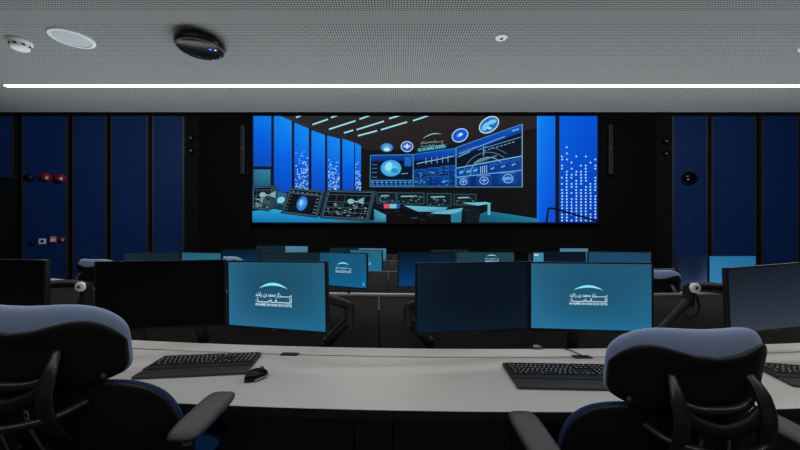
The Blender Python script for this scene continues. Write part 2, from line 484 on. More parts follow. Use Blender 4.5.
# blue panels of the pictured room
top = [(6, 120, 232), (10, 142, 246)]
pans = [(253.5, 271.2, 98, 98, 166.5), (274, 291.7, 113.3, 121, 192), (294.3, 308.8, 122.5, 128.5, 192), (311.5, 325, 130, 135, 192), (327.3, 340, 135.5, 139, 192), (342.3, 354, 138.5, 142.5, 192), (355, 361, 142.5, 146, 191)]
for i, (a, b, ya, yb, yc) in enumerate(pans):
    m1 = (ya + yc) / 2 + 4
    C.poly([(a, ya), (b, yb), (b, m1), (a, m1)], [(8, 128, 240), (12, 140, 245), (0, 98, 226), (0, 92, 222)], 2)
    C.poly([(a, m1), (b, m1), (b, yc), (a, yc)], [(0, 92, 222), (0, 98, 226), (4, 74, 190), (4, 70, 186)], 2)
C.rect(253.5, 169.5, 270.5, 188, [(40, 110, 140), (48, 130, 158), (20, 90, 120), (16, 80, 110)], 2)
rnd = random.Random(5)
for a, b, y0 in ((295.5, 308, 150), (328.5, 339.5, 158), (355.3, 360.8, 160)):
    for _ in range(int((b - a) * 9)):
        v = rnd.random() ** .55; y = y0 + (190 - y0) * v
        C.ell(a + (b - a) * rnd.random(), y, .55, .6, mix((120, 190, 245), (190, 230, 255), rnd.random()), 3, n=6)
# pictured ceiling lights
for L in ((296, 117.6, 303, 114.8), (312.5, 124.6, 328, 119.3), (331, 117.6, 340, 114.6), (329, 129.3, 355.5, 120.8), (344, 133, 353.2, 130.2), (359.5, 119.2, 373, 114.4), (356.5, 129.8, 384, 121.2), (358, 135.8, 377, 130.8), (389, 118.6, 404, 114.4), (381, 129.8, 407, 122), (413, 120.8, 431.5, 114.6), (408, 111, 425, 105)):
    C.line(*L, 1.9, (60, 130, 150), 2); C.line(*L, 1.1, (170, 232, 246), 3)
# wall emblems of the picture
C.ell(386.8, 147.6, 6.3, 4.6, (24, 110, 190), 3, c2=(110, 200, 240)); C.ell(386.8, 149.6, 3, 1.6, (190, 235, 250), 4)
C.ell(407, 146.6, 6.2, 5.4, (40, 84, 190), 3); C.ring(407, 146.6, 6.3, 5.5, .9, (175, 205, 245), 4, n=24); C.ell(407, 146.4, 3.8, 1.6, (150, 190, 245), 4); C.ell(407, 146.2, 1.2, 2.6, (200, 225, 250), 5)
C.ell(460, 135.4, 8.6, 6.6, (20, 84, 215), 3, rot=-.45); C.ring(460, 135.4, 8.7, 6.7, 1.1, (160, 205, 250), 4, rot=-.45); C.ell(460, 135, 3.4, 1.6, (120, 185, 245), 4, rot=-.45); C.ell(460.4, 134.4, 1.1, 1.4, (235, 245, 255), 5)
C.ell(489, 124.8, 11, 7.4, (30, 110, 190), 3, rot=-.6); C.ring(489, 124.8, 11.1, 7.5, 1.1, (190, 225, 245), 4, rot=-.6)
C.ell(485.5, 126.5, 5, 2.8, (110, 200, 232), 4, rot=-.9); C.ell(492, 122, 4.6, 2.2, (120, 205, 236), 4, rot=-.3); C.ell(489, 128, 3, 1.3, (150, 220, 240), 4, rot=.2)
# pictured logo
for i in range(14):
    t0, t1 = i / 14, (i + 1) / 14; g = lambda u: 138.4 - 4.6 * math.sin(u * PI * .62) ** .9
    w0 = math.sin(PI * t0) * .9 + .1; w1 = math.sin(PI * t1) * .9 + .1
    C.poly([(423 + 18 * t0, g(t0) - w0), (423 + 18 * t1, g(t1) - w1), (423 + 18 * t1, g(t1) + .2), (423 + 18 * t0, g(t0) + .2)], (110, 190, 195), 3)
C.text(T_AR1, 420.6, 141.2, 443, 144.4, (150, 165, 165), 3, -2.0); C.text(T_AR2, 420.2, 144.4, 443, 147, (130, 160, 160), 3, -1.8)
C.poly([(417, 148.3), (446.8, 143.9), (446.8, 148), (417, 152.4)], (14, 84, 104), 2)
for i, (gx, gr) in enumerate(((419.8, 1.5), (424, 1.5), (432.4, 1.6), (436.8, 1.6), (443.6, 1.5))):
    gy = 151.2 - (gx - 417) * .147 - .9; C.ring(gx, gy, gr, gr * .95, .6, (110, 215, 232), 3, -.15, n=14)
for gx in (427, 428.6, 430, 439.6, 441): gy = 151.2 - (gx - 417) * .147 - .9; C.line(gx, gy - 1.4, gx, gy + 1.4, .7, (110, 215, 232), 3)
# big pictured screens
def lerp_q(q, u, v):
    (ax, ay), (bx, by), (cx, cy), (dx, dy) = q
    return (ax + (bx - ax) * u) * (1 - v) + (dx + (cx - dx) * u) * v, (ay + (by - ay) * u) * (1 - v) + (dy + (cy - dy) * u) * v
def sub(q, u0, v0, u1, v1, c, layer): C.poly([lerp_q(q, u0, v0), lerp_q(q, u1, v0), lerp_q(q, u1, v1), lerp_q(q, u0, v1)], c, layer)
def frame(q, c, w, layer):
    for i in range(4): C.line(*q[i], *q[(i + 1) % 4], w, c, layer)
def clutter(q, n, seed, cols, layer, wmax=.22, hmax=.09):
    r = random.Random(seed)
    for _ in range(n):
        u, v = r.random() * .92, r.random() * .9; w = (.02 + r.random() * wmax) * .9; h = .02 + r.random() * hmax
        sub(q, u, v, min(1, u + w), min(1, v + h), r.choice(cols), layer)
Q1 = ((370.5, 155.4), (413, 154.5), (413, 186.8), (370, 186.6))
C.poly(Q1, (12, 22, 40), 3); sub(Q1, 0, 0, 1, .19, [(8, 66, 170), (10, 74, 180), (8, 50, 120), (8, 46, 118)], 4)
frame(Q1, (70, 140, 175), .7, 6)
C.ell(391, 168.3, 10.4, 8.2, (52, 160, 216), 5, c2=(110, 210, 236)); C.ell(388.5, 166.5, 3.2, 4.6, (150, 225, 238), 6, rot=.4); C.ell(394.5, 170.6, 3.4, 2.6, (40, 140, 205), 6)
sub(Q1, .80, .07, .96, .36, (24, 96, 190), 5); clutter((lerp_q(Q1, .8, .07), lerp_q(Q1, .96, .07), lerp_q(Q1, .96, .4), lerp_q(Q1, .8, .4)), 10, 3, [(60, 150, 215), (16, 50, 110)], 6)
for v in (.30, .42, .55, .70): C.line(*lerp_q(Q1, .04, v), *lerp_q(Q1, .16, v), .7, (70, 120, 160), 6)
C.line(*lerp_q(Q1, .72, .60), *lerp_q(Q1, .88, .58), .7, (110, 170, 200), 6)
sub(Q1, 0, .80, 1, 1, (10, 44, 96), 4); C.line(*lerp_q(Q1, 0, .80), *lerp_q(Q1, 1, .80), .7, (80, 150, 190), 6)
for i in range(9):
    sub(Q1, .03 + i * .108, .84, .09 + i * .108, .89, (70, 150, 215), 6); sub(Q1, .03 + i * .108, .93, .11 + i * .108, .97, (40, 120, 200), 6)
Q2 = ((413.4, 154.4), (455.6, 148.2), (455.6, 187), (413.4, 186.8))
C.poly(Q2, (12, 24, 46), 3); sub(Q2, 0, 0, 1, .20, [(8, 66, 176), (14, 84, 206), (10, 64, 160), (8, 50, 126)], 4); frame(Q2, (60, 130, 180), .6, 6)
C.line(*lerp_q(Q2, .08, .30), *lerp_q(Q2, .95, .20), .8, (130, 190, 220), 6)
for i in range(5): C.line(*lerp_q(Q2, .30 + i * .13, .16), *lerp_q(Q2, .30 + i * .13, .34), .8, (90, 160, 205), 6)
for (u0, v0, u1, v1) in ((.02, .48, .30, .74), (.34, .46, .62, .66), (.64, .44, .82, .64), (.84, .44, .99, .96), (.02, .78, .28, .97), (.32, .70, .82, .97)):
    sub(Q2, u0, v0, u1, v1, [(10, 56, 140), (14, 70, 165), (10, 44, 104), (8, 38, 96)], 5)
    q = (lerp_q(Q2, u0, v0), lerp_q(Q2, u1, v0), lerp_q(Q2, u1, v1), lerp_q(Q2, u0, v1))
    frame(q, (40, 110, 175), .4, 6); clutter(q, 12, int(u0 * 99 + v0 * 57), [(70, 155, 220), (30, 100, 190), (10, 24, 56)], 6, .3, .16)
Q3 = ((456.2, 147.6), (522.4, 124), (522.4, 187), (456.2, 187))
C.poly(Q3, (12, 20, 36), 3)
def q3(x, y): return (x, y)
C.poly([(456.5, 147.8), (522, 124.6), (522, 132), (456.5, 157.5)], [(14, 70, 176), (14, 84, 200), (10, 60, 150), (8, 48, 124)], 4)
C.line(459, 154, 505, 136.5, .9, (100, 170, 225), 6); C.line(478, 150, 521, 137, .7, (90, 150, 190), 6)
C.line(458, 157, 470, 151.5, .8, (110, 180, 230), 6); C.line(512, 131, 519, 129, 1.6, (90, 170, 230), 6)
C.ring(488, 176, 25, 24, .8, (70, 120, 150), 6, -.25, 205, 325); C.ring(488, 174, 18, 17, .9, (120, 160, 170), 6, -.25, 190, 330); C.ring(482, 190, 44, 44, .6, (70, 110, 140), 6, -.1, 235, 310)
C.ell(482, 160.5, 7, 2.2, (44, 80, 100), 5, rot=-.3); C.line(474, 163, 497, 155.5, .9, (100, 150, 170), 6); C.line(483.5, 146, 483.5, 156, .7, (120, 180, 215), 6)
for i in range(8): C.line(484 + i * 4, 151 - i * 1.2, 486.5 + i * 4, 150.2 - i * 1.2, .8, (110, 165, 190), 6)
C.poly([(456.5, 168.4), (522, 156.2), (522, 170), (456.5, 177)], [(10, 50, 120), (14, 64, 150), (12, 58, 140), (10, 48, 116)], 4)
C.line(456.5, 168.2, 522, 156, .9, (120, 190, 225), 6); C.line(456.5, 177.2, 522, 170.2, .8, (110, 180, 220), 6)
for i in range(3):
    x = 458.5 + i * 7; C.poly([(x, 170 - i * 1.2), (x + 5.6, 169 - i * 1.2), (x + 5.6, 174.8 - i * .7), (x, 175.4 - i * .7)], (20, 90, 190), 5); C.line(x + 1, 173 - i, x + 4.6, 171.6 - i, 1.2, (120, 195, 235), 6)
for i in range(4):
    x = 480.5 + i * 2; C.line(x, 166.4 - i * .4, x, 173.6 - i * .3, .8, (140, 190, 220), 6)
for i in range(3):
    x = 489.5 + i * 10.6; y = 164 - i * 2; C.poly([(x, y), (x + 8.6, y - 1.6), (x + 8.6, y + 6.4), (x, y + 7.4)], [(16, 84, 190), (16, 84, 190), (10, 50, 120), (10, 50, 120)], 5); C.line(x + 1, y + 5.4, x + 5, y + 3.6, 1, (120, 190, 230), 6); C.ell(x + 6, y + 3, 1.4, 1.4, (20, 40, 80), 6)
C.poly([(456.5, 177.6), (522, 170.8), (522, 186.6), (456.5, 186.6)], [(10, 44, 108), (14, 60, 144), (10, 44, 108), (8, 36, 90)], 4)
for x, y, r in ((463.5, 181.8, 3.8), (484, 180.6, 4.6), (508, 178.6, 5.4)):
    C.rect(x - r * 1.7, y - r * 1.05, x + r * 1.7, y + r, (14, 62, 150), 5); C.ring(x, y, r, r * .86, .7, (140, 200, 235), 6); C.line(x - r * .5, y, x + r * .5, y - .6, 1.1, (150, 205, 235), 7); C.line(x, y - r * .5, x, y + r * .5, .7, (110, 180, 225), 7)
    C.line(x - r * 1.5, y - r, x + r * 1.4, y - r * 1.1, .6, (90, 160, 215), 6)
C.ell(504.5, 178.8, 2.4, 2.2, (90, 160, 215), 7); C.ell(511, 178.4, 2.2, 2.0, (70, 140, 205), 7)
frame(Q3, (80, 140, 170), .7, 7); C.line(522, 124, 522, 187, .9, (110, 150, 165), 8)
# pictured consoles along the bottom
C.poly([(X0, 211), (276, 209), (300, 214), (336, 222.3), (X0, 222.3)], [(30, 150, 200), (40, 170, 215), (50, 170, 220), (20, 120, 180), (10, 110, 175)], 3)
C.poly([(282, 214), (376, 220.5), (376, 222.3), (290, 222.3)], [(60, 160, 200), (20, 80, 110), (20, 90, 130), (40, 160, 210)], 3)
C.poly([(277, 192), (287, 193), (284, 206), (276, 206)], (40, 96, 120), 3); C.ell(281, 200, 4, 3, (130, 205, 225), 4, rot=-.4); C.ell(279, 207, 4, 3, (20, 50, 66), 4)
def console(q, seed, kind):
    C.poly(q, (34, 62, 76), 4)
    qi = (lerp_q(q, .06, .06), lerp_q(q, .93, .06), lerp_q(q, .93, .92), lerp_q(q, .06, .92)); C.poly(qi, (13, 15, 18), 5)
    r = random.Random(seed); frame(qi, (70, 110, 125), .4, 6)
    if kind == 'globe':
        C.line(*lerp_q(qi, 0, .16), *lerp_q(qi, 1, .16), .5, (90, 130, 145), 6)
        for i in range(6): C.line(*lerp_q(qi, .05 + i * .15, .10), *lerp_q(qi, .13 + i * .15, .10), 1, (90, 120, 130), 6)
        gx, gy = lerp_q(qi, .48, .56); C.ell(gx, gy, 5.2, 7.6, (20, 100, 205), 6, rot=.35, c2=(90, 180, 250)); C.ell(gx - 1, gy - 1, 1.4, 3, (140, 210, 255), 7, rot=.3)
        for v in (.3, .45, .6, .75, .88): C.line(*lerp_q(qi, .88, v), *lerp_q(qi, .97, v), .8, (100, 130, 140), 6); C.line(*lerp_q(qi, .03, v), *lerp_q(qi, .1, v), .8, (50, 90, 110), 6)
    else:
        for v in (.12, .40, .62, .80): C.line(*lerp_q(qi, 0, v), *lerp_q(qi, 1, v), .4, (70, 105, 115), 6)
        for u in (.20, .40, .55, .70, .85): C.line(*lerp_q(qi, u, .12), *lerp_q(qi, u, 1), .35, (60, 95, 105), 6)
        sx, sy = lerp_q(qi, .55, .36); C.ell(sx, sy, 3.4, 2.6, (130, 180, 190), 7); C.line(sx + 2, sy, sx + 9, sy + .6, 1.4, (110, 160, 170), 7)
        C.poly([(sx + 7, sy - 1), (sx + 13, sy - 4), (sx + 12.5, sy + 3), (sx + 8, sy + 1.4)], (120, 170, 182), 7)
        for _ in range(46):
            u, v = r.random() * .9 + .03, r.random() * .5 + .46
            p = lerp_q(qi, u, v); C.line(p[0], p[1], p[0] + .8 + r.random() * 2.6, p[1] + .15, .7, r.choice([(120, 160, 170), (80, 120, 130), (150, 190, 196), (40, 70, 84)]), 7)
console(((X0, 186.6), (274, 185.4), (268, 211.6), (X0, 208.5)), 1, 'ship')
C.poly([(274, 185.4), (279, 187.4), (274.5, 208), (268, 211.6)], (40, 62, 74), 4)
console(((290, 187.4), (325, 191), (317.5, 218.2), (280.5, 213.4)), 2, 'globe')
console(((327, 189.6), (376.5, 191), (369, 221.6), (319.5, 218.4)), 3, 'ship')
r = random.Random(9)
C.rect(376, 191.5, 477, 209, (16, 24, 28), 3)
for a, b, y0, y1 in ((377, 396, 192.5, 203), (397, 424, 193, 204), (427, 451, 193.6, 206), (454, 476, 194.4, 205)):
    C.rect(a, y0, b, y1, (20, 30, 34), 4); frame(((a, y0), (b, y0), (b, y1), (a, y1)), (60, 104, 116), .45, 5)
    C.line(a + 4, y0 + 3.4, b - 7, y0 + 3.1, 1.2, (130, 185, 195), 6)
    for _ in range(16):
        u, v = a + 1 + r.random() * (b - a - 4), y0 + 3 + r.random() * (y1 - y0 - 4); C.line(u, v, u + 1.8, v, .6, r.choice([(80, 130, 140), (50, 90, 104), (110, 160, 170)]), 6)
C.rect(383.8, 204, 389.8, 208.3, (222, 76, 92), 7); C.rect(389.8, 204, 396.5, 208.3, (110, 190, 226), 7); C.rect(396.5, 204.2, 400, 208.3, (24, 80, 160), 7)
C.poly([(404, 205.5), (448, 207.5), (442, 212), (418, 211.6)], [(110, 190, 210), (90, 170, 200), (60, 130, 160), (90, 170, 195)], 6)
C.poly([(438, 211), (463, 208), (459, 214.5), (430, 213.6)], (96, 180, 205), 6); C.poly([(451, 214), (462, 211), (461, 222.3), (451, 222.3)], (40, 120, 150), 6)
C.poly([(374, 209), (386, 215), (386, 222.3), (374, 222.3)], [(60, 150, 180), (80, 170, 200), (30, 110, 140), (20, 90, 120)], 6)
for _ in range(26):
    u, v = 378 + r.random() * 90, 209 + r.random() * 12; C.line(u, v, u + 3 + r.random() * 7, v - 1 + r.random() * 2, .9, r.choice([(26, 52, 62), (14, 22, 26), (40, 84, 98), (20, 36, 42)]), 5)
C.poly([(462, 203), (486, 202), (491.5, 203.4), (478, 205.6)], (100, 195, 215), 7); C.poly([(487.5, 203.5), (490.3, 203.4), (490.3, 215), (487.6, 215)], (90, 180, 200), 7)
C.poly([(470, 205), (479, 206), (479, 222.3), (464, 222.3)], (16, 26, 32), 6)
C.poly([(480, 214), (488, 211), (537, 218.6), (537, 222.3), (479, 222.3)], [(20, 96, 122), (30, 110, 138), (40, 120, 150), (20, 110, 150), (14, 80, 104)], 4)
# bright end of the picture
C.poly([(537, YT), (555.2, YT), (555.2, YB), (537, YB)], [(12, 136, 240), (8, 112, 235), (2, 74, 206), (4, 92, 225)], 3)
C.rect(537, YT, 539, YB, [(40, 160, 246), (14, 130, 240), (4, 92, 225), (20, 120, 236)], 4)
C.rect(555.2, YT, 559.4, YB, (16, 18, 26), 4)
C.rect(559.4, YT, 597.2, YB, [(0, 98, 232), (0, 84, 216), (2, 60, 176), (4, 66, 186)], 3)
r = random.Random(12)
for i in range(8):
    x = 562 + i * 4.75
    for j in range(30):
        y = 220.5 - j * 3.05
        pr = (1.0 if j < 7 else .95 - (j - 7) * .052) * (1.12 if i % 2 else .9)
        if r.random() < pr:
            C.ell(x + r.uniform(-.3, .3) * (j > 6), y, .95, 1.0, (120, 190, 250), 4, n=10); C.ell(x, y, .6, .65, (206, 236, 255), 5, n=8)
for L in ((546.4, 222.3, 548.2, 208.2), (548, 208.4, 554, 208.6), (554, 208.6, 598, 221.4)): C.line(*L, 2.0, (6, 14, 34), 7)
C.build('picture', M['wallpic'], vw)

# ================================================================== CONSOLE ROWS
ROW_OFFSET = (0.0, 1.61, 3.10, 4.62)
def console_row(k, X_lo, X_hi, label, detail=True):
    off = ROW_OFFSET[k]; top = .950 if k == 0 else .915
    rf, rg0, rg1, rb = 13.512 - off, 13.035 - off, 13.022 - off, 12.911 - off
    rp, rq = 12.650 - off, 12.622 - off
    t = thing('console_desk', label, 'desk', (0, 0, 0), 0, 'curved rows of control room desks')
    aL, aH = ang(X_lo, rf), ang(X_hi, rf)
    cuts = [aL] + [a for a in (ang(x, rf) for x in (-2.44, -.25, 1.96)) if aL < a < aH] + [aH]
    for a, b in zip(cuts, cuts[1:]):
        g = .0003 / rf
        bm = NB(); arc_box(bm, rg0, rf, a + g, b - g, .712, .742, 30)
        obj('worktop', bm, M['desk'], t)
        bm = NB(); arc_box(bm, rb, rg1, a + g, b - g, .712, .742, 30)
        obj('rear_ledge', bm, M['desk'], t)
    obj('edge_band', arc_box(NB(), rf + .0005, rf + .003, aL, aH, .711, .7415, 40), M['deskedge'], t)
    obj('underframe', arc_box(NB(), rb + .02, rf - .03, aL + .002, aH - .002, .690, .7115, 40), M['deskedge'], t)
    bm = NB(); arc_box(bm, rp + .001, rb + .019, aL, aH, .600, .620, 40); obj('cable_tray', bm, M['deskedge'], t)
    # rear screen in segments with a pale joint strip
    segs = [-.12 + i * 1.45 * (rp / 12.65) for i in range(-4, 5)]
    cs = [aL] + [a for a in (ang(x, rp) for x in segs) if aL < a < aH] + [aH]
    for a, b in zip(cs, cs[1:]):
        g = .004 / rp
        obj('rear_screen', arc_box(NB(), rq, rp, a + g, b - g, .04, top, 14), M['panel'], t)
    for a in cs[1:-1]:
        obj('joint_strip', arc_box(NB(), rq + .004, rp - .004, a - .0035 / rp, a + .0035 / rp, .04, top - .002, 1), M['blackp'], t)
        obj('joint_cap', arc_box(NB(), rp, rp + .004, a - .005 / rp, a + .005 / rp, top - .078, top - .002, 1), M['alu'], t)
    obj('top_rail', arc_box(NB(), rq - .004, rp + .004, aL, aH, top + .001, top + .010, 40), M['alu'], t)
    # cabinet doors under the worktop
    rd = 13.13 - off
    xs = [-3.1, -2.45, -1.72, -1.22, -.68, -.1975, -.029, .475, .98, 1.30, 1.85, 2.4, 3.0] if detail else [X_lo + .1 + i * 1.1 for i in range(int((X_hi - X_lo - .2) / 1.1) + 1)]
    for x0, x1 in zip(xs, xs[1:]):
        a, b = ang(x0, rd), ang(x1, rd); g = .004 / rd
        dr = obj('cabinet_door', arc_box(NB(), rd - .02, rd, a + g, b - g, .06, .685, 6), M['cab'], t)
        if detail and x1 - x0 > .3:
            p = arc_pt(rd + .001, a + .035 / rd, .553)
            obj('lock', cyl(NB(), (p[0], p[1], p[2]), (p[0] + .0, p[1] - .012, p[2]), .013, n=14), M['blackp'], dr, 40)
    obj('carcass', arc_box(NB(), rb + .03, rd - .0205, ang(xs[0], rd), ang(xs[-1], rd), .05, .6895, 30), M['deskedge'], t)
    return t
console_row(0, -3.3, 3.4, 'long white curved console desk in front of the two blue chairs')
console_row(1, -4.75, 4.5, 'white curved console desk under the second row of monitors', False)
console_row(2, -2.9, 2.9, 'curved console desk under the third row of monitors', False)
console_row(3, -2.9, 4.0, 'curved console desk under the last monitors before the video wall', False)

# ================================================================== MONITORS
def grad(c, x0, y0, x1, y1, tl, tr, br, bl, n=6, layer=0, mid=None):
    for i in range(n):
        for j in range(n):
            cs = []
            for (a, b) in ((i, j), (i + 1, j), (i + 1, j + 1), (i, j + 1)):
                u, v = a / n, b / n; k = mix(mix(tl, tr, u), mix(bl, br, u), v)
                if mid: k = mix(k, mid, max(0, 1 - ((u - .5) / .5) ** 2) * max(0, 1 - ((v - .35) / .65) ** 2))
                cs.append(k)
            c.poly([(x0 + (x1 - x0) * i / n, y0 + (y1 - y0) * j / n), (x0 + (x1 - x0) * (i + 1) / n, y0 + (y1 - y0) * j / n), (x0 + (x1 - x0) * (i + 1) / n, y0 + (y1 - y0) * (j + 1) / n), (x0 + (x1 - x0) * i / n, y0 + (y1 - y0) * (j + 1) / n)], cs, layer)
def logo(c, cx, cy, s, fine=True):
    """crescent over two lines of Arabic and one of English, s = width"""
    n = 20; w = .40 * s
    for i in range(n):
        t0, t1 = -1 + 2 * i / n, -1 + 2 * (i + 1) / n
        lo = lambda t: cy - s * .25 - s * .075 * (1 - t * t); th = lambda t: s * .065 * (1 - t * t)
        c.poly([(cx + w * t0, lo(t0) - th(t0)), (cx + w * t1, lo(t1) - th(t1)), (cx + w * t1, lo(t1)), (cx + w * t0, lo(t0))], (130, 236, 250), 1)
    a, b = ((200, 228, 240), (196, 226, 240)) if fine else ((170, 214, 232), (170, 214, 232))
    c.text(T_AR1, cx - s * .5, cy - s * .165, cx + s * .5, cy - s * .035, a, 1)
    c.text(T_AR2, cx - s * .5, cy - s * .045, cx + s * .5, cy + s * .075, b, 1)
    c.text(T_EN, cx - s * .5, cy + s * .095, cx + s * .5, cy + s * .16, a, 1)
SW, SH = .2550, .1465
def picture(kind):
    c = Canvas(lambda x: x, lambda z: -z, 0, -.0003)
    a = (-SW, -SH, SW, SH)
    if kind == 'off': grad(c, *a, (1, 1, 1), (1, 1, 1), (2, 2, 2), (2, 2, 2), 1)
    elif kind == 'logo': grad(c, *a, (40, 98, 126), (36, 92, 118), (30, 104, 140), (38, 108, 146), 8, mid=(29, 78, 104)); logo(c, -.008, .020, .192)
    elif kind == 'logo2': grad(c, *a, (40, 96, 124), (34, 84, 112), (30, 106, 146), (36, 112, 152), 8, mid=(30, 84, 112)); logo(c, -.008, .012, .160)
    elif kind == 'bluelogo': grad(c, *a, (20, 70, 96), (28, 84, 112), (10, 100, 156), (6, 92, 150), 8, mid=(20, 86, 122)); logo(c, .01, .0, .17, False); c.ell(SW - .03, SH - .03, .008, .012, (80, 190, 235), 1)
    elif kind == 'navy': grad(c, *a, (16, 30, 38), (8, 18, 27), (10, 24, 38), (8, 28, 46), 6, mid=(6, 17, 29))
    elif kind == 'slate': grad(c, *a, (22, 28, 38), (24, 32, 44), (48, 56, 68), (50, 58, 70), 6)
    elif kind == 'dim': grad(c, *a, (20, 38, 46), (16, 34, 42), (12, 36, 48), (16, 40, 52), 4)
    elif kind == 'teal': grad(c, *a, (34, 92, 112), (38, 100, 122), (20, 110, 150), (22, 100, 140), 6); logo(c, 0, .02, .16, False)
    elif kind == 'tealdim': grad(c, *a, (28, 58, 72), (34, 64, 78), (30, 70, 92), (24, 64, 86), 4); logo(c, .06, -.08, .12, False)
    elif kind == 'deepblue': grad(c, *a, (4, 22, 38), (6, 24, 40), (0, 56, 104), (0, 62, 120), 6)
    elif kind == 'fadeblue': grad(c, *a, (8, 20, 40), (10, 30, 62), (60, 84, 120), (44, 58, 84), 8, mid=(10, 26, 50))
    elif kind == 'bright': grad(c, *a, (40, 112, 152), (24, 104, 152), (28, 116, 164), (44, 124, 172), 6)
    elif kind == 'blue2': grad(c, *a, (26, 70, 100), (30, 66, 90), (22, 84, 118), (18, 80, 116), 4)
    elif kind == 'split':
        grad(c, *a, (4, 18, 32), (6, 20, 34), (6, 26, 44), (4, 24, 42), 4); c.rect(-SW, -SH, -SW + .10, SH, (66, 134, 166), 1); c.rect(-SW + .01, -SH + .012, -SW + .05, -SH + .026, (180, 220, 235), 2)
    elif kind == 'pale': grad(c, *a, (82, 128, 150), (78, 122, 144), (44, 96, 124), (50, 104, 132), 4)
    return c
PICS = {}
def monitor(cx, cy, top, yaw, kind, label, group, roll=0.0, near=True, extra_tilt=0.0):
    """the monitor's centre line in plan, its top edge height, and how it is turned"""
    h = .312
    t = thing('monitor', label, 'monitor', (cx, cy, top - h / 2), yaw, group)
    t.rotation_euler = (extra_tilt, -roll, yaw)
    key = 'housing'
    if key not in PICS:
        bm = NB(); W, H2 = .2620, .156
        # bezel ring with a recessed glass
        box(bm, -W, W, .002, .022, -H2, H2, .003)
        for (x0, x1, z0, z1) in ((-W, -SW, -H2, H2), (SW, W, -H2, H2), (-SW, SW, SH + .0035, H2), (-SW, SW, -H2, -SH + .0035)):
            box(bm, x0, x1, -.003, .0021, z0, z1)
        box(bm, -.16, .16, .022, .040, -.10, .10, .012)
        o = obj('housing', bm, M['blackp'], t, 30); PICS[key] = o.data
        bm = NB(); box(bm, -.012, .012, -.0034, -.0031, -.1535, -.1485); PICS['badge_or_glint'] = obj('badge_or_glint', bm, M['greyp'], t).data
    else:
        for n in (('housing', 'badge_or_glint') if near else ('housing',)):
            o = bpy.data.objects.new(n, PICS[n]); COL.objects.link(o); o.parent = t
    if kind not in PICS:
        o = picture(kind).build('screen', M['disp'], t); PICS[kind] = o.data
    else:
        o = bpy.data.objects.new('screen', PICS[kind]); COL.objects.link(o); o.parent = t
    o.location = (0, .001, .0035)
    return t
def ends(xL, zL, xR, zR):
    a = Vector((px(xL, zL), zL)); b = Vector((px(xR, zR), zR)); m = (a + b) / 2
    return m.x, m.y, math.atan2(b.y - a.y, b.x - a.x)
G1, G2, G3, G4 = ('monitors on the %s console row' % w for w in ('first', 'second', 'third', 'last'))
def mon(xL, zL, xR, zR, top, *a, **k):
    cx, cy, yaw = ends(xL, zL, xR, zR); return monitor(cx, cy, top, yaw, *a, **k), (cx, cy, yaw, top)
N1 = []
N1.append(monitor(-1.925, 1.678, 1.182, R(-12), 'off', 'black blank monitor behind the taller chair, cut by the picture edge', G1))
N1.append(mon(93, 1.505, 227, 1.625, 1.184, 'off', 'wide black blank monitor above the keyboard with the mouse', G1)[0])
N1.append(mon(227, 1.62, 327.5, 1.46, 1.184, 'logo', 'monitor with white logo on teal screen, paired with blank black monitor', G1, roll=R(1.0))[0])
N1.append(mon(415.5, 1.474, 529, 1.56, 1.180, 'navy', 'dark navy monitor between the two teal logo monitors', G1)[0])
N1.append(mon(529.8, 1.565, 653, 1.510, 1.178, 'logo2', 'monitor with white logo on teal screen, above the headrest of lower chair', G1)[0])
N1.append(monitor(1.493 + .2620 * .99, 1.57 + .035, 1.163, R(7.4), 'slate', 'dark slate grey tilted monitor beyond the lower chair headrest', G1, roll=R(3)))

